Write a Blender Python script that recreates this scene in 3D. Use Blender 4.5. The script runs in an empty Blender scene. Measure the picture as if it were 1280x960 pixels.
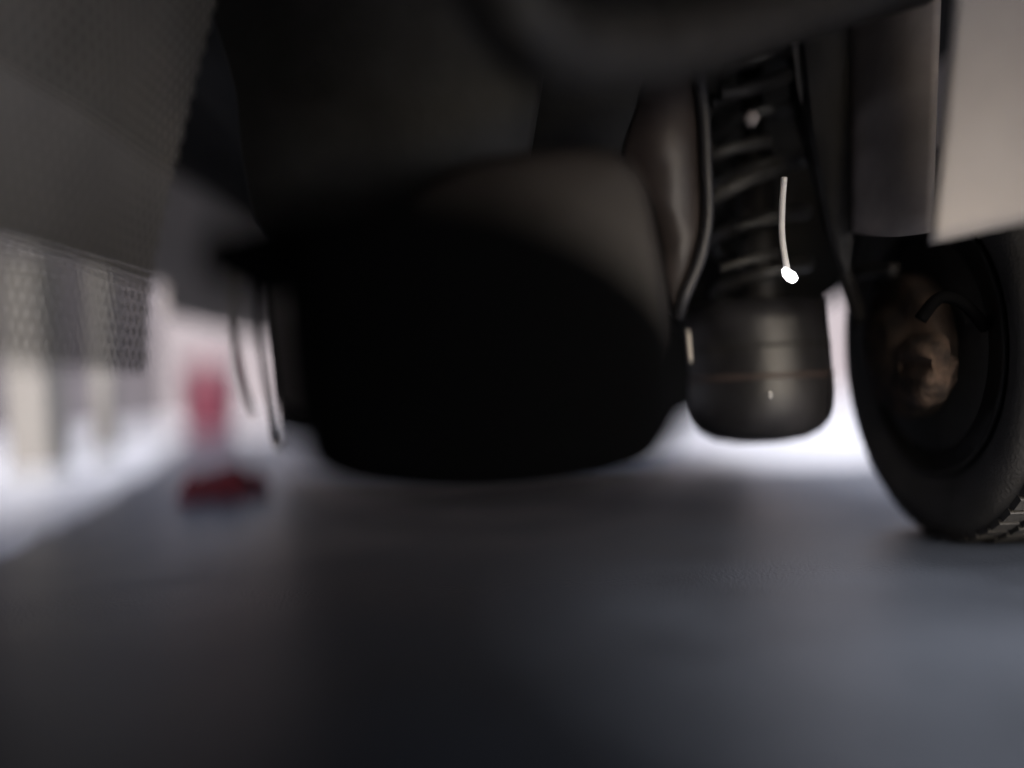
import bpy, bmesh, math, random
from mathutils import Vector, Matrix
random.seed(7)
C = bpy.context.scene
COL = C.collection
PI = math.pi
rad = math.radians

# ---------------------------------------------------------------- camera
CAM_H = 0.26
ROLL = rad(2.6)
PITCH = rad(0.9)
LENS = 28.1
cam_d = bpy.data.cameras.new("camera")
cam = bpy.data.objects.new("camera", cam_d)
COL.objects.link(cam)
cam_d.lens = LENS
cam_d.sensor_width = 36
cam_d.clip_start = 0.01
cam_d.clip_end = 2000
CAM_M = Matrix.Translation((0, 0, CAM_H)) @ Matrix.Rotation(PI / 2 + PITCH, 4, 'X') @ Matrix.Rotation(-ROLL, 4, 'Z')
cam.matrix_world = CAM_M
cam_d.dof.use_dof = True
cam_d.dof.focus_distance = 1.09
cam_d.dof.aperture_fstop = 0.31
cam_d.dof.aperture_ratio = 1.7
C.camera = cam
FPX = LENS / 36 * 1280

# ---------------------------------------------------------------- world, sun, exposure
SUN_EL, SUN_AZ = rad(32), rad(166)      # azimuth clockwise from +Y: behind the camera, a little to the right
w = bpy.data.worlds.new("World")
C.world = w
w.use_nodes = True
nt = w.node_tree
bg = nt.nodes["Background"]
sky = nt.nodes.new("ShaderNodeTexSky")
sky.sky_type = 'NISHITA'
sky.sun_disc = False
sky.sun_elevation = SUN_EL
sky.sun_rotation = SUN_AZ
sky.air_density = 1.0
sky.dust_density = 3.0
sky.ozone_density = 1.0
nt.links.new(sky.outputs[0], bg.inputs[0])
bg.inputs[1].default_value = 0.11
sun_d = bpy.data.lights.new("sun", 'SUN')
sun = bpy.data.objects.new("sun", sun_d)
COL.objects.link(sun)
sun_d.energy = 4.8
sun_d.angle = rad(20)
sun_d.color = (1.0, 0.96, 0.92)
to_sun = Vector((math.sin(SUN_AZ) * math.cos(SUN_EL), math.cos(SUN_AZ) * math.cos(SUN_EL), math.sin(SUN_EL)))
sun.rotation_euler = to_sun.to_track_quat('Z', 'Y').to_euler()
C.view_settings.view_transform = 'Standard'
C.view_settings.look = 'None'
C.view_settings.gamma = 1
C.view_settings.exposure = 1.75
C.cycles.max_bounces = 10
C.cycles.diffuse_bounces = 6

# ---------------------------------------------------------------- helpers
def P(px, py, d):
    """real-world point seen at photo pixel (px, py) at depth d (used only to size and place the parts)"""
    v = Vector(((px - 640) / FPX * d, -(py - 480) / FPX * d, -d))
    return CAM_M @ v

def mat(name, col, rough=0.6, metal=0.0, noise=0.25, nscale=12, bump=0.15, bscale=60, coat=0.0, col2=None, spec=0.5):
    m = bpy.data.materials.new(name)
    m.use_nodes = True
    n = m.node_tree.nodes
    l = m.node_tree.links
    b = n["Principled BSDF"]
    tc = n.new("ShaderNodeTexCoord")
    nz = n.new("ShaderNodeTexNoise")
    nz.inputs["Scale"].default_value = nscale
    nz.inputs["Detail"].default_value = 6
    l.new(tc.outputs["Object"], nz.inputs["Vector"])
    cr = n.new("ShaderNodeValToRGB")
    cr.color_ramp.elements[0].position = 0.35
    cr.color_ramp.elements[1].position = 0.68
    c2 = col2 if col2 else tuple(min(1, c * (1 + noise)) for c in col)
    c1 = tuple(c * (1 - noise) for c in col)
    cr.color_ramp.elements[0].color = (*c1, 1)
    cr.color_ramp.elements[1].color = (*c2, 1)
    l.new(nz.outputs[0], cr.inputs[0])
    l.new(cr.outputs[0], b.inputs["Base Color"])
    mr = n.new("ShaderNodeMapRange")
    mr.inputs[3].default_value = max(0.03, rough - 0.12)
    mr.inputs[4].default_value = min(1, rough + 0.12)
    l.new(nz.outputs[0], mr.inputs[0])
    l.new(mr.outputs[0], b.inputs["Roughness"])
    b.inputs["Metallic"].default_value = metal
    b.inputs["Coat Weight"].default_value = coat
    b.inputs["Specular IOR Level"].default_value = spec
    n2 = n.new("ShaderNodeTexNoise")
    n2.inputs["Scale"].default_value = bscale
    n2.inputs["Detail"].default_value = 5
    l.new(tc.outputs["Object"], n2.inputs["Vector"])
    bp = n.new("ShaderNodeBump")
    bp.inputs["Strength"].default_value = bump
    bp.inputs["Distance"].default_value = 0.004
    l.new(n2.outputs[0], bp.inputs["Height"])
    l.new(bp.outputs[0], b.inputs["Normal"])
    return m

def link(name, bm, m, parent=None, smooth=True, bevel=0, label=None):
    me = bpy.data.meshes.new(name)
    bmesh.ops.recalc_face_normals(bm, faces=bm.faces)
    bm.to_mesh(me)
    bm.free()
    o = bpy.data.objects.new(name, me)
    COL.objects.link(o)
    me.materials.append(m)
    if smooth:
        for p in me.polygons:
            p.use_smooth = True
    if bevel:
        b = o.modifiers.new("bevel", 'BEVEL')
        b.width = bevel
        b.segments = 3
        b.limit_method = 'ANGLE'
        b.angle_limit = rad(35)
        if smooth:
            wn = o.modifiers.new("wn", 'WEIGHTED_NORMAL')
    if parent:
        o.parent = parent
    if label:
        o['label'] = label
    return o

def tag(o, label, cat, group=None):
    o['label'] = label
    o['category'] = cat
    if group:
        o['group'] = group
    return o

def box(bm, x0, x1, y0, y1, z0, z1, cuts=0):
    vs = [bm.verts.new((x, y, z)) for x in (x0, x1) for y in (y0, y1) for z in (z0, z1)]
    for f in ((0, 1, 3, 2), (4, 6, 7, 5), (0, 4, 5, 1), (2, 3, 7, 6), (0, 2, 6, 4), (1, 5, 7, 3)):
        bm.faces.new([vs[i] for i in f])

def catmull(pts, n=8, closed=False):
    pts = [Vector(p) for p in pts]
    out = []
    N = len(pts)
    rng = range(N if closed else N - 1)
    for i in rng:
        if closed:
            p0, p1, p2, p3 = (pts[(i + k) % N] for k in (-1, 0, 1, 2))
        else:
            p0, p1, p2, p3 = pts[max(0, i - 1)], pts[i], pts[i + 1], pts[min(N - 1, i + 2)]
        for k in range(n):
            t = k / n
            out.append(0.5 * ((2 * p1) + (-p0 + p2) * t + (2 * p0 - 5 * p1 + 4 * p2 - p3) * t * t + (-p0 + 3 * p1 - 3 * p2 + p3) * t ** 3))
    if not closed:
        out.append(pts[-1])
    return out

def tube(bm, pts, r, seg=12, caps=True):
    pts = [Vector(p) for p in pts]
    n = len(pts)
    rs = r if isinstance(r, (list, tuple)) else [r] * n
    prev = None
    rings = []
    for i, p in enumerate(pts):
        t = (pts[min(n - 1, i + 1)] - pts[max(0, i - 1)]).normalized()
        if prev is None:
            a = t.cross(Vector((0, 1, 0.03)))
            if a.length < 0.1:
                a = t.cross(Vector((1, 0, 0)))
        else:
            a = prev - t * prev.dot(t)
        a.normalize()
        prev = a
        b = t.cross(a)
        rings.append([bm.verts.new(p + (a * math.cos(2 * PI * k / seg) + b * math.sin(2 * PI * k / seg)) * rs[i]) for k in range(seg)])
    for i in range(n - 1):
        for k in range(seg):
            bm.faces.new((rings[i][k], rings[i][(k + 1) % seg], rings[i + 1][(k + 1) % seg], rings[i + 1][k]))
    if caps:
        bm.faces.new(rings[0])
        bm.faces.new(rings[-1])

def lathe(bm, prof, origin, axis='Z', seg=48, tilt=None):
    """prof: list of (radius, along)"""
    o = Vector(origin)
    rings = []
    for r, h in prof:
        ring = []
        for k in range(seg):
            a = 2 * PI * k / seg
            if axis == 'Z':
                v = Vector((r * math.cos(a), r * math.sin(a), h))
            elif axis == 'X':
                v = Vector((h, r * math.cos(a), r * math.sin(a)))
            else:
                v = Vector((r * math.cos(a), h, r * math.sin(a)))
            if tilt:
                v = tilt @ v
            ring.append(bm.verts.new(o + v))
        rings.append(ring)
    for i in range(len(rings) - 1):
        for k in range(seg):
            bm.faces.new((rings[i][k], rings[i][(k + 1) % seg], rings[i + 1][(k + 1) % seg], rings[i + 1][k]))
    if prof[0][0] > 1e-5:
        bm.faces.new(rings[0])
    if prof[-1][0] > 1e-5:
        bm.faces.new(rings[-1])

def loft(bm, outline, stations):
    """outline: world points on one plane; stations: (depth offset along +Y, scale about centre)"""
    c = sum(outline, Vector()) / len(outline)
    rings = []
    for dy, s in stations:
        rings.append([bm.verts.new(c + (p - c) * s + Vector((0, dy, 0))) for p in outline])
    n = len(outline)
    for i in range(len(rings) - 1):
        for k in range(n):
            bm.faces.new((rings[i][k], rings[i][(k + 1) % n], rings[i + 1][(k + 1) % n], rings[i + 1][k]))
    bm.faces.new(rings[0])
    bm.faces.new(rings[-1])

def PX(pairs, d, n=5, closed=True):
    flat = [(a, b, 0) for a, b in pairs]
    return [P(v.x, v.y, d) for v in catmull(flat, n, closed)]

# ---------------------------------------------------------------- materials
M = {}
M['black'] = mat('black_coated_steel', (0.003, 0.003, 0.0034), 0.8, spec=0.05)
M['underseal'] = mat('underseal', (0.02, 0.0195, 0.019), 0.7, bump=0.5, bscale=90)
M['rail'] = mat('rail_paint', (0.06, 0.058, 0.055), 0.6, bump=0.3)
M['tank'] = mat('dusty_tank_plastic', (0.03, 0.024, 0.022), 0.6, nscale=6, bump=0.2)
M['tyre'] = mat('tyre_rubber', (0.05, 0.048, 0.048), 0.75, bump=0.4, bscale=200)
M['rust'] = mat('rusty_steel', (0.03, 0.02, 0.016), 0.85, col2=(0.12, 0.078, 0.058), nscale=30, bump=0.8, bscale=120)
M['drum'] = mat('rusty_drum', (0.03, 0.022, 0.018), 0.8, col2=(0.085, 0.055, 0.04), nscale=22, bump=0.6)
M['dirt_steel'] = mat('dirty_steel', (0.024, 0.022, 0.021), 0.6, nscale=25, bump=0.5)
M['paint'] = mat('silver_beige_body_paint', (0.85, 0.77, 0.73), 0.5, noise=0.06, nscale=5, bump=0.05)
M['panel'] = mat('dusty_beige_paint', (0.66, 0.615, 0.595), 0.5, noise=0.1, nscale=7, bump=0.1)
M['liner'] = mat('arch_liner', (0.36, 0.32, 0.31), 0.7, nscale=8)
M['splash'] = mat('splash_shield_plastic', (0.045, 0.035, 0.033), 0.5)
M['foil'] = mat('embossed_aluminium', (0.50, 0.46, 0.41), 0.5, metal=0.1, noise=0.3, nscale=4, bump=0.3, bscale=150)
M['bracket'] = mat('pale_bracket_paint', (0.66, 0.61, 0.57), 0.5, noise=0.08)
M['wire'] = mat('bright_wire', (0.85, 0.85, 0.88), 0.2, metal=0.9, noise=0.03, bump=0.02)
M['white'] = mat('white_plastic', (0.85, 0.85, 0.86), 0.25, noise=0.03, bump=0.03)
lm = bpy.data.materials.new('glowing_tip'); lm.use_nodes = True
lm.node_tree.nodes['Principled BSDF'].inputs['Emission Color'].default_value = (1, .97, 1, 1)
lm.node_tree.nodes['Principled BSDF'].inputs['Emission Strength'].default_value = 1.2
M['tip_glow'] = lm  # emission stands in for the highlight on the plug tip
M['spring'] = mat('spring_coating', (0.05, 0.048, 0.047), 0.4)
M['bellow'] = mat('bellow_grey', (0.030, 0.0295, 0.034), 0.42, nscale=10, noise=.4, bump=.15)
M['seam'] = mat('brown_seam', (0.085, 0.06, 0.055), 0.6)
M['wall'] = mat('pale_render', (0.078, 0.070, 0.079), 0.85, noise=0.12, nscale=1.2, bump=0.5, bscale=30)
M['post'] = mat('pale_concrete_post', (0.072, 0.068, 0.066), 0.8, noise=0.15)
M['bin_reflection'] = mat('red_reflection', (0.20, 0.03, 0.045), 0.95, noise=0.3)  # red tone painted for the bin's reflection
M['red'] = mat('red_plastic', (0.048, 0.006, 0.014), 0.4, noise=0.1)

g = mat('wet_concrete', (0.31, 0.32, 0.36), 0.36, spec=.3, noise=0.22, nscale=2.2, bump=0.35, bscale=180)
M['van_shade'] = mat('shaded_wet_ground', (0.036, 0.041, 0.053), 0.33, spec=.08, noise=0.3, nscale=3, bump=0.3, bscale=220)  # dark colour holds the van's shade on the ground

# ---------------------------------------------------------------- the setting
bm = bmesh.new()
bmesh.ops.create_grid(bm, x_segments=2, y_segments=2, size=400)
ground = link('ground', bm, g, smooth=False)
ground['kind'] = 'structure'
bm = bmesh.new()
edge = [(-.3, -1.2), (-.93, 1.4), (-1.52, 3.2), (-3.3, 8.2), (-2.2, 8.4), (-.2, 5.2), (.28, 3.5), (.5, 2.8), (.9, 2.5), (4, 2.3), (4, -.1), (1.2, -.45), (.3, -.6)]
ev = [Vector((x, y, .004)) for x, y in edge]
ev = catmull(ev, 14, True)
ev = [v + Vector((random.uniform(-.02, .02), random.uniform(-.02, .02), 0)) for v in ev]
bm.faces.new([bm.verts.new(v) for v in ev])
patch = link('van_shade_sheet', bm, M['van_shade'], smooth=False)  # dark sheet cut to the edge of the van's shadow
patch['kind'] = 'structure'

def wall(name, x0, x1, y0, y1, h, label):
    r = bpy.data.objects.new(name, None)
    COL.objects.link(r)
    r.location = ((x0 + x1) / 2, (y0 + y1) / 2, 0)
    tag(r, label, 'wall')
    cx, cy = r.location.x, r.location.y
    b = bmesh.new(); box(b, x0 - cx, x1 - cx, y0 - cy, y1 - cy, 0, h)
    link('wall_face', b, M['wall'], r, smooth=False, bevel=0.01)
    b = bmesh.new(); box(b, x0 - cx - .04, x1 - cx + .04, y0 - cy - .04, y1 - cy + .04, h, h + .08)
    link('coping', b, M['bracket'], r, smooth=False, bevel=0.01)
    return r
wall('boundary_wall', -6.3, -6.1, -10, 13.9, 9.0, 'long pale grey wall behind the red bin, across the wet ground to the left')  # unseen upper height added to block sky light from the left
wall('boundary_wall', -6.3, 16, 14, 14.2, 4.0, 'pale lilac grey wall glimpsed beyond the gap beside the dark tyre')

# red bin by the wall
base = P(262, 534, 8.6); base.z = 0
rb = bpy.data.objects.new('red_bin', None); COL.objects.link(rb); rb.location = base
tag(rb, 'out of focus small red bin standing on the bright wet ground far left', 'bin')
b = bmesh.new(); lathe(b, [(.2, 0.0), (.23, .01), (.25, .2), (.275, .62), (.29, .63), (.29, .66), (.27, .66)], (0, 0, 0))
link('bin_body', b, M['red'], rb)
b = bmesh.new(); lathe(b, [(.29, .662), (.295, .69), (.24, .74), (.1, .78), (0, .79)], (0, 0, 0))
link('lid', b, M['red'], rb)

def post(name, px, py, d, wd, h, label, cat, lean=0):
    p = P(px, py, d); p.z = 0
    r = bpy.data.objects.new(name, None); COL.objects.link(r); r.location = p; r.rotation_euler = (0, lean, 0)
    tag(r, label, cat)
    b = bmesh.new(); box(b, -wd / 2, wd / 2, -wd / 2, wd / 2, -.01, h)
    link('shaft', b, M['post'], r, smooth=False, bevel=.015)
    b = bmesh.new(); box(b, -wd / 2 - .012, wd / 2 + .012, -wd / 2 - .012, wd / 2 + .012, h - .0, h + .05)
    link('cap', b, M['post'], r, smooth=False, bevel=.012)
    b = bmesh.new(); box(b, -wd / 2 - .012, wd / 2 + .012, -wd / 2 - .012, wd / 2 + .012, -.01, .035)
    link('foot', b, M['post'], r, smooth=False, bevel=.006)
    return r
post('concrete_post', 52, 580, 3.9, .19, 1.0, 'wide pale concrete post standing on the bright ground at far left', 'post', rad(-2))
post('thin_post', 133, 562, 5.2, .11, 1.25, 'thin pale grey post between the wide concrete post and the red bin', 'post')

# dark red mound added as the bin's reflection on the ground
rp = P(282, 612, 2.4)
b = bmesh.new()
import mathutils.noise as mn
n = 26
g_ = [[None] * (n + 1) for _ in range(n + 1)]
for i in range(n + 1):
    for j in range(n + 1):
        u, v = i / n * 2 - 1, j / n * 2 - 1
        e = max(0, 1 - max(abs(u), abs(v)) ** 4)
        g_[i][j] = b.verts.new((u * .115 + .012 * math.sin(v * 5), v * .13 + .012 * math.sin(u * 4),   .003 + e * (.07 + .05 * mn.noise(Vector((u * 2.2, v * 2.2, 3))))))
for i in range(n):
    for j in range(n):
        b.faces.new((g_[i][j], g_[i + 1][j], g_[i + 1][j + 1], g_[i][j + 1]))
bmesh.ops.solidify(b, geom=b.faces[:], thickness=.002)
bin_reflection = link('bin_reflection', b, M['bin_reflection'])
bin_reflection.location = (rp.x, rp.y, .006)
tag(bin_reflection, 'dark red mound added as the reflection of the red bin on the dark ground in front of it', 'bin_reflection')

# ---------------------------------------------------------------- the vehicle
car = bpy.data.objects.new('parked_van', None); COL.objects.link(car)
tag(car, 'dark dirty underside of a high van seen from ground level, wheel at right', 'van')
FZ = 0.95
SZ = 0.50      # lower edge of the sides
RY = -.12     # rear end
FY = 3.35      # front end
LX, RX = -1.0, 0.98

# body shell above the floor
b = bmesh.new()
prof = [(RY, FZ + .03), (RY - .03, 1.0), (RY, 1.2), (RY + .08, 1.85), (RY + .3, 1.95), (2.0, 1.93), (2.55, 1.45), (FY - .05, 1.25), (FY + .02, 1.1), (FY, FZ + .03)]
for s in (0,):
    L = [b.verts.new((LX, y, z)) for y, z in prof]
    R = [b.verts.new((RX, y, z)) for y, z in prof]
    b.faces.new(L); b.faces.new(R)
    n = len(prof)
    for i in range(n):
        b.faces.new((L[i], L[(i + 1) % n], R[(i + 1) % n], R[i]))
link('body', b, M['paint'], car, smooth=False, bevel=0.04)

# floor pan with pressed ribs
b = bmesh.new()
NX, NY = 120, 140
grid = []
for j in range(NY + 1):
    row = []
    y = RY + .02 + (FY - RY - .04) * j / NY
    for i in range(NX + 1):
        x = LX + .02 + (RX - LX - .04) * i / NX
        z = FZ + 0.012 * max(-1, min(1, 3 * math.sin(x * 24))) * (1 if 0.9 < y < 3 else 0.2) + 0.006 * math.sin(y * 9 + x * 3)
        row.append(b.verts.new((x, y, z)))
    grid.append(row)
for j in range(NY):
    for i in range(NX):
        b.faces.new((grid[j][i], grid[j][i + 1], grid[j + 1][i + 1], grid[j + 1][i]))
link('floor_pan', b, M['underseal'], car)

# chassis rails, cross member
b = bmesh.new()
b = bmesh.new(); box(b, LX, LX + .03, RY, 1.4, SZ, FZ + .04); box(b, LX, LX + .03, 1.4, 2.3, SZ + .12, FZ + .04); box(b, LX, LX + .03, 2.3, FY, SZ + .04, FZ + .04); link('side_sill', b, M['paint'], car, smooth=False, bevel=.008)
b = bmesh.new(); box(b, RX - .03, RX, RY, .45, .50, FZ + .04); box(b, RX - .03, RX, .45, .85, .50, FZ + .04); box(b, RX - .03, RX, .85, FY, SZ, FZ + .04); link('side_sill', b, M['paint'], car, smooth=False, bevel=.008)
b = bmesh.new(); box(b, LX - .01, LX + .02, RY, 1.45, .06, SZ - .004); link('side_light_blocker', b, M['tyre'], car, smooth=False, bevel=.006)  # unseen low panel added to keep light off the left ground
b = bmesh.new(); box(b, LX + .03, .58, RY - .05, RY + .04, .65, FZ); box(b, .582, RX - .03, RY - .05, RY + .04, .82, FZ); link('rear_bumper_baffle', b, M['black'], car, smooth=False, bevel=.03)  # unseen bumper, its lower edge stepped to shape the sunlight at right
b = bmesh.new(); box(b, LX + .03, RX - .03, FY - .1, FY + .03, .13, FZ); link('front_bumper_baffle', b, M['black'], car, smooth=False, bevel=.03)  # unseen bumper, hung low to block light from the front
b = bmesh.new(); box(b, LX + .03, .36, RY + .004, RY + .02, .03, .645); link('rear_light_blocker', b, M['tyre'], car, smooth=False, bevel=.004)  # unseen sheet added behind the camera to block light
# deep rear panel behind the muffler
b = bmesh.new()
loft(b, PX([(286, -60), (296, 120), (306, 215), (330, 290), (420, 320), (620, 320), (660, 200), (655, -60)], .98, 4), [(-.012, .97), (0, 1), (.1, 1), (.11, .97)])
link('cross_panel', b, M['rail'], car)
b = bmesh.new()
loft(b, PX([(600, -80), (900, -80), (905, 60), (860, 200), (700, 215), (600, 200)], 1.25, 4), [(-.012, .97), (0, 1), (.2, 1), (.21, .97)])
link('axle_housing', b, M['underseal'], car)
pts = [P(520, -160, .62), P(590, -60, .62), P(640, 20, .62), P(700, 62, .66), P(780, 66, .72), P(870, 50, .80), P(960, 22, .88), P(1040, 0, .94), P(1150, -30, .98)]
b = bmesh.new(); tube(b, catmull(pts, 8), .035, 20)
link('cross_member', b, M['dirt_steel'], car)

# muffler: near, black, out of focus
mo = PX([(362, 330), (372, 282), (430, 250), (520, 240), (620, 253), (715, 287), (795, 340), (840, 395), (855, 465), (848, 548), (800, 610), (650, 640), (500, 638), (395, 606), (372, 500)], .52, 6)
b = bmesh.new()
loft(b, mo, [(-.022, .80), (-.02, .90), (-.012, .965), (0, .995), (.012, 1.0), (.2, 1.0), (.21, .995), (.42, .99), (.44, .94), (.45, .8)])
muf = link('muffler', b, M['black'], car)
b = bmesh.new()
loft(b, mo, [(.015, 1.004), (.018, 1.012), (.026, 1.012), (.03, 1.004)])
link('seam', b, M['black'], muf)
# hanger bracket, upper left of the muffler
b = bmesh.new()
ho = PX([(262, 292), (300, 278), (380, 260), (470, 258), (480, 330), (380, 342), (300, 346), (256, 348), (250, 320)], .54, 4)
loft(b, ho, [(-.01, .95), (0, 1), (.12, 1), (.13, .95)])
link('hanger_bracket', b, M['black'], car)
# tail pipe going forward
b = bmesh.new(); tube(b, catmull([(-.02, .95, .26), (-.05, 1.4, .30), (-.1, 2.0, .40), (-.1, 2.9, .42)], 8), .028, 16)
link('exhaust_pipe', b, M['dirt_steel'], car)

# tank behind the muffler
to = PX([(500, 262), (540, 222), (620, 196), (720, 188), (775, 196), (806, 228), (822, 300), (838, 385), (836, 440), (800, 500), (640, 520), (540, 500), (500, 400)], .86, 6)
b = bmesh.new()
loft(b, to, [(-.04, .82), (-.036, .9), (-.02, .965), (0, 1.0), (.06, 1.02), (.35, 1.02), (.4, .97), (.42, .8)])
link('tank', b, M['tank'], car)
# splash shield with a rounded edge to the right of the tank
so = PX([(815, 62), (866, 60), (872, 130), (878, 200), (879, 280), (866, 336), (849, 388), (836, 372), (826, 300), (806, 232), (780, 190), (800, 120)], .98, 5)
b = bmesh.new()
loft(b, so, [(-.006, .96), (0, 1), (.035, 1), (.04, .96)])
link('splash_shield', b, M['splash'], car)
b = bmesh.new(); tube(b, catmull([P(862, 40, .97), P(872, 90, .97), P(880, 150, .97), P(883, 210, .97), P(884, 275, .97), P(874, 325, .97), P(856, 370, .97), P(848, 396, .98)], 8), [.0075] * 57, 14)
link('edge_hose', b, M['bellow'], car)

# suspension leg
ax = P(946, 250, 1.38)
top = FZ
b = bmesh.new()
pts = []
turns, zb = 6.5, P(946, 395, 1.38).z
for i in range(int(turns * 36) + 1):
    a = 2 * PI * i / 36
    pts.append(Vector((ax.x + .078 * math.cos(a), ax.y + .078 * math.sin(a), zb + (top + .0 - zb) * i / (turns * 36))))
tube(b, pts, .0095, 10)
link('coil_spring', b, M['spring'], car)
b = bmesh.new(); lathe(b, [(.03, zb - ax.z), (.034, zb - ax.z + .01), (.034, .08), (.02, .085), (.02, .3)], ax)
link('shock_absorber', b, M['dirt_steel'], car)
# cup below the spring
cb = P(950, 553, 1.38)
cz = [(0, 0), (.045, .0015), (.078, .008), (.1, .02), (.114, .036), (.121, .055), (.124, .085), (.122, .125), (.121, .16), (.119, .2), (.118, .235), (.04, .235)]
b = bmesh.new(); lathe(b, cz, cb, seg=64)
cup = link('spring_cup', b, M['bellow'], car)
b = bmesh.new(); lathe(b, [(.119, .108), (.124, .109), (.1255, .1125), (.124, .116), (.119, .117)], cb, seg=64)
link('seam', b, M['seam'], cup)
b = bmesh.new()
d = Vector((-.15, -1, 0)).normalized()
lathe(b, [(.0, -.004), (.004, -.004), (.005, 0), (.002, .001), (0, .001)], cb + Vector((d.x * .1235, d.y * .1235, .083)), axis='Y', seg=14)
link('bolt', b, M['wire'], cup)
bz = P(950, 440, 1.38).z - cb.z
b = bmesh.new(); lathe(b, [(.1195 - .028 * k / 12 + (.006 if k % 2 else 0), bz + (.085 * k / 12)) for k in range(13)] , cb, seg=56)
link('cup_shade_cone', b, M['underseal'], car)  # dark cone added for the shading on the upper cup
# pale tube added as the highlight on left of the cup
b = bmesh.new(); tube(b, catmull([P(859, 414, 1.3), P(860, 430, 1.3), P(862, 452, 1.3)], 6), .0055, 10)
link('cup_highlight', b, M['bracket'], cup)
# control arm struts
b = bmesh.new(); tube(b, [P(988, 20, 1.32), P(998, 130, 1.32), P(1022, 215, 1.32), P(1050, 320, 1.32), P(1075, 400, 1.34)], .012, 14)
link('strut_arm', b, M['dirt_steel'], car)
b = bmesh.new(); tube(b, catmull([P(900, 118, 1.2), P(935, 112, 1.2), P(985, 92, 1.25)], 6), .012, 10)
link('brake_pipe', b, M['dirt_steel'], car)
for (a0, a1, r) in (((884, 250), (975, 208), .012), ((884, 196), (960, 176), .010), ((920, 284), (976, 276), .005), ((900, 336), (970, 318), .007), ((890, 130), (960, 100), .008)):
    b = bmesh.new(); tube(b, [P(*a0, 1.22), P((a0[0] + a1[0]) / 2, (a0[1] + a1[1]) / 2 - 2, 1.22), P(*a1, 1.25)], r, 10)
    link('linkage_rod', b, M['rail'], car)
b = bmesh.new(); lathe(b, [(0, -.012), (.012, -.012), (.013, 0), (.008, .004), (0, .004)], P(938, 150, 1.2), axis='Y', seg=6)
link('nut', b, M['liner'], car)
# dark gusset plate behind the spring
b = bmesh.new()
loft(b, PX([(860, 40), (1010, 25), (1060, 200), (1085, 330), (1048, 362), (1000, 400), (930, 430), (880, 425), (850, 400)], 1.62, 4), [(-.01, .98), (0, 1), (.03, 1), (.04, .98)])
link('gusset_plate', b, M['underseal'], car)
# pale sliver added as the bright gap between strut and arch
b = bmesh.new()
loft(b, [P(a, c, 1.25) for a, c in ((990, 48), (1007, 48), (1006, 90), (1003, 128), (999, 112))], [(0, 1), (.006, 1)])
link('bright_gap_sliver', b, M['bracket'], car, smooth=False)
# bright wire with its white plug, the tip made to glow for its highlight
b = bmesh.new(); tube(b, catmull([P(980, 222, 1.10), P(978, 250, 1.10), P(977, 285, 1.10), P(979, 310, 1.10), P(984, 338, 1.10)], 8), .0046, 12)
wi = link('loose_wire', b, M['white'], car)
b = bmesh.new(); tube(b, [P(980, 336, 1.10), P(983, 341, 1.097), P(989, 346, 1.095), P(994, 351, 1.095), P(995, 352, 1.095)], [.004, .0068, .0082, .0055, .002], 14)
link('plug_tip', b, M['tip_glow'], wi)

# dark rubber flap and inner arch
b = bmesh.new()
loft(b, PX([(1006, 0), (1066, -20), (1066, 300), (1050, 330), (1030, 240), (1012, 130)], 1.22, 5), [(-.004, .97), (0, 1), (.012, 1), (.016, .97)])
link('rubber_flap', b, M['tyre'], car)
def sheet(pts_rows, thick):
    """solid sheet through rows of world points"""
    bb = bmesh.new()
    A = [[bb.verts.new(p) for p in r] for r in pts_rows]
    for j in range(len(A) - 1):
        for i in range(len(A[0]) - 1):
            bb.faces.new((A[j][i], A[j][i + 1], A[j + 1][i + 1], A[j + 1][i]))
    bmesh.ops.recalc_face_normals(bb, faces=bb.faces)
    bmesh.ops.solidify(bb, geom=bb.faces[:], thickness=thick)
    return bb
rows = []
for j in range(13):
    t = j / 12
    y = -40 + t * (290 + 40)
    rows.append([P(1064 + (1178 - 12 * t - 1064) * s / 10, y + 6 * math.sin(s / 10 * PI), 1.22 - .16 * (s / 10) - .03 * math.sin(s / 10 * PI)) for s in range(11)])
link('arch_liner', sheet(rows, .004), M['liner'], car)
rows = []
for j in range(17):
    t = j / 16
    r = []
    for s in range(15):
        q = s / 14
        xl = 1196 - 36 * t ** 1.2
        px = xl + (1420 - xl) * q
        py = -60 + (305 - 27 * (px - 1160) / 120 + 60) * t
        d = (.95 - .12 * q) * (.9 + .1 * t)
        r.append(P(px, py, d))
    rows.append(r)
link('quarter_panel', sheet(rows, .006), M['panel'], car)

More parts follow.
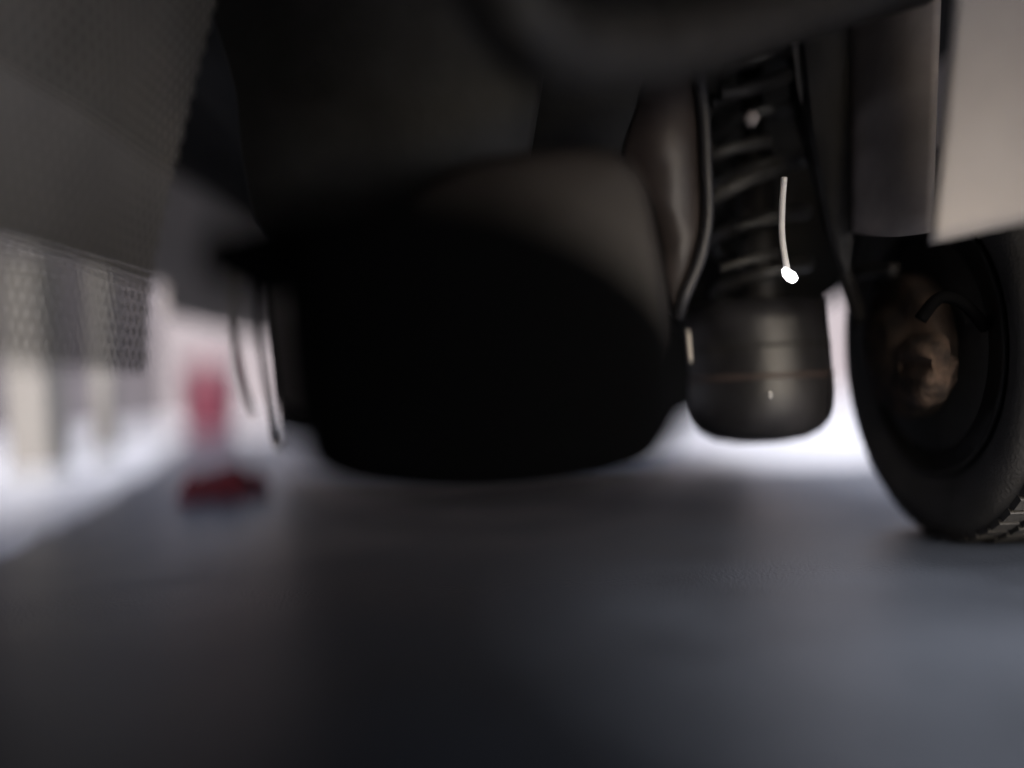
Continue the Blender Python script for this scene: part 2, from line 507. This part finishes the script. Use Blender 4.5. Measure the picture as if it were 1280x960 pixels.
# wheel: lathe about X axis
def tyre_prof():
    return [(.215, -.085), (.232, -.097), (.262, -.105), (.287, -.100), (.301, -.086), (.307, -.062), (.309, -.02), (.309, .02), (.307, .062), (.301, .086), (.287, .1), (.262, .105), (.232, .097), (.215, .085)]
def make_wheel(c):
    t = bmesh.new(); lathe(t, tyre_prof(), c, 'X', 96)
    # open the ends is not needed: rim covers them
    ty = link('tyre', t, M['tyre'], car)
    t = bmesh.new()
    lathe(t, [(.214, -.088), (.206, -.092), (.196, -.07), (.188, -.03), (.17, -.09), (.0, -.088)], c, 'X', 64)
    link('rim', t, M['dirt_steel'], ty)
    t = bmesh.new()
    lathe(t, [(.115, -.10), (.118, -.13), (.108, -.142), (.07, -.145), (.06, -.165), (.035, -.17), (0, -.17)], c, 'X', 40)
    link('brake_drum', t, M['drum'], ty)
    # tread blocks joined: too small to pick apart
    t = bmesh.new()
    for row, x in enumerate((-.07, -.035, 0, .035, .07)):
        for k in range(60):
            a = 2 * PI * (k + .5 * (row % 2)) / 60
            q = bmesh.new()
            R = .3095 if abs(x) < .06 else .306
            for (dx, da, dr) in [(sx, sa, sr) for sx in (-.014, .014) for sa in (-.038, .038) for sr in (-.004, .006)]:
                q.verts.new((c[0] + x + dx, c[1] + (R + dr) * math.cos(a + da), c[2] + (R + dr) * math.sin(a + da)))
            vs = [t.verts.new(v.co) for v in q.verts]
            q.free()
            for f in ((0, 1, 3, 2), (4, 6, 7, 5), (0, 4, 5, 1), (2, 3, 7, 6), (0, 2, 6, 4), (1, 5, 7, 3)):
                t.faces.new([vs[i] for i in f])
    tr = link('tread', t, M['tyre'], ty, smooth=False); tr['kind'] = 'stuff'
    return ty
WX, WY = .764, 1.30
make_wheel((WX, WY, .312))
# brake parts at the inner side of the near wheel
kc = Vector((WX - .15, WY, .31))
b = bmesh.new()
loft(b, PX([(1150, 428), (1168, 415), (1186, 422), (1184, 440), (1196, 452), (1195, 480), (1184, 500), (1164, 508), (1150, 496), (1146, 474), (1156, 456), (1146, 442)], 1.17, 6), [(-.02, .5), (-.014, .75), (-.004, .93), (.01, 1), (.06, 1), (.065, .9)])
import mathutils.noise as mn
bmesh.ops.triangulate(b, faces=b.faces[:])
bmesh.ops.subdivide_edges(b, edges=b.edges[:], cuts=2, use_grid_fill=True)
for v in b.verts:
    v.co += Vector((0, -1, 0)) * mn.noise(v.co * 60) * .006 + Vector(mn.noise_vector(v.co * 35)) * .004
link('brake_caliper', b, M['rust'], car)
b = bmesh.new(); tube(b, catmull([P(1150, 400, 1.13), P(1175, 372, 1.12), P(1205, 380, 1.12), P(1232, 410, 1.13)], 6), .009, 10)
link('brake_hose', b, M['black'], car)
b = bmesh.new(); tube(b, catmull([kc + Vector(v) for v in ((.0, .12, .14), (-.03, .08, .12), (-.03, .02, .13), (-.01, -.06, .12))], 6), .011, 12)
link('knuckle_arm', b, M['dirt_steel'], car)
# heat shield, upper left: perforated sheet with raised rims
b = bmesh.new()
arc = catmull([(-.36, .94, 0), (-.40, .8, 0), (-.44, .66, 0), (-.475, .53, 0), (-.50, .42, 0), (-.508, .31, 0)], 8)
arc = [Vector((p.x * .80, CAM_H + (p.y - CAM_H) * .80, 0)) for p in arc]
Y0, Y1 = .34, .895
import bisect
cl = [0]
for i in range(1, len(arc)):
    cl.append(cl[-1] + (arc[i] - arc[i - 1]).length)
T = cl[-1]
def arc_at(s):
    i = min(len(arc) - 2, max(0, bisect.bisect(cl, s) - 1))
    f = (s - cl[i]) / max(1e-9, cl[i + 1] - cl[i])
    p = arc[i].lerp(arc[i + 1], f)
    t = (arc[i + 1] - arc[i]).normalized()
    return p, Vector((-t.y, t.x, 0))   # normal in the x-z plane
pit = .0145
nj = int(T / (pit * .866)); ni = int((Y1 - Y0) / pit)
def pt(s_, y, h):
    p, nrm = arc_at(min(T, max(0, s_)))
    return b.verts.new((p.x + nrm.x * h, y, p.y + nrm.y * h))
for j in range(nj):
    for i in range(ni):
        sc = (j + .5) * pit * .866
        yc = Y0 + (i + .5 * (j % 2)) * pit
        R_ = pit / math.sqrt(3)
        outer, lip, hole = [], [], []
        for k in range(12):
            a = PI / 6 * k + PI / 6
            ro = R_ if k % 2 == 0 else pit / 2
            outer.append(pt(sc + ro * math.sin(a + PI / 3), yc + ro * math.cos(a + PI / 3), 0))
            lip.append(pt(sc + .0055 * math.sin(a + PI / 3), yc + .0055 * math.cos(a + PI / 3), .0022))
            hole.append(pt(sc + .0042 * math.sin(a + PI / 3), yc + .0042 * math.cos(a + PI / 3), .0012))
        for k in range(12):
            k2 = (k + 1) % 12
            b.faces.new((outer[k], outer[k2], lip[k2], lip[k]))
            b.faces.new((lip[k], lip[k2], hole[k2], hole[k]))
bmesh.ops.remove_doubles(b, verts=b.verts, dist=.0004)
link('heat_shield', b, M['foil'], car)

# hanging brackets and rods, lower left
def strap(name, pairs, d, th, m):
    bb = bmesh.new()
    loft(bb, [P(x, y, d) for x, y in pairs], [(0, 1), (th, 1)])
    return link(name, bb, m, car, smooth=False, bevel=.003)
b = bmesh.new(); tube(b, catmull([P(291, 330, .8), P(293, 400, .8), P(298, 460, .8), P(312, 508, .8), P(318, 516, .8)], 6), .004, 10)
link('pale_cable', b, M['bracket'], car)
b = bmesh.new(); tube(b, catmull([P(321, 330, .8), P(323, 400, .8), P(330, 460, .8), P(338, 505, .8), P(346, 545, .8)], 6), .0032, 10)
rod = link('dark_rod', b, M['black'], car)
b = bmesh.new(); tube(b, [P(344, 538, .8), P(347, 546, .8), P(349, 556, .8), P(346, 562, .8)], [.004, .006, .006, .003], 10)
link('end_clip', b, M['bracket'], rod)
strap('mounting_plate', [(330, 330), (362, 330), (380, 520), (352, 505)], .78, .01, M['liner'])
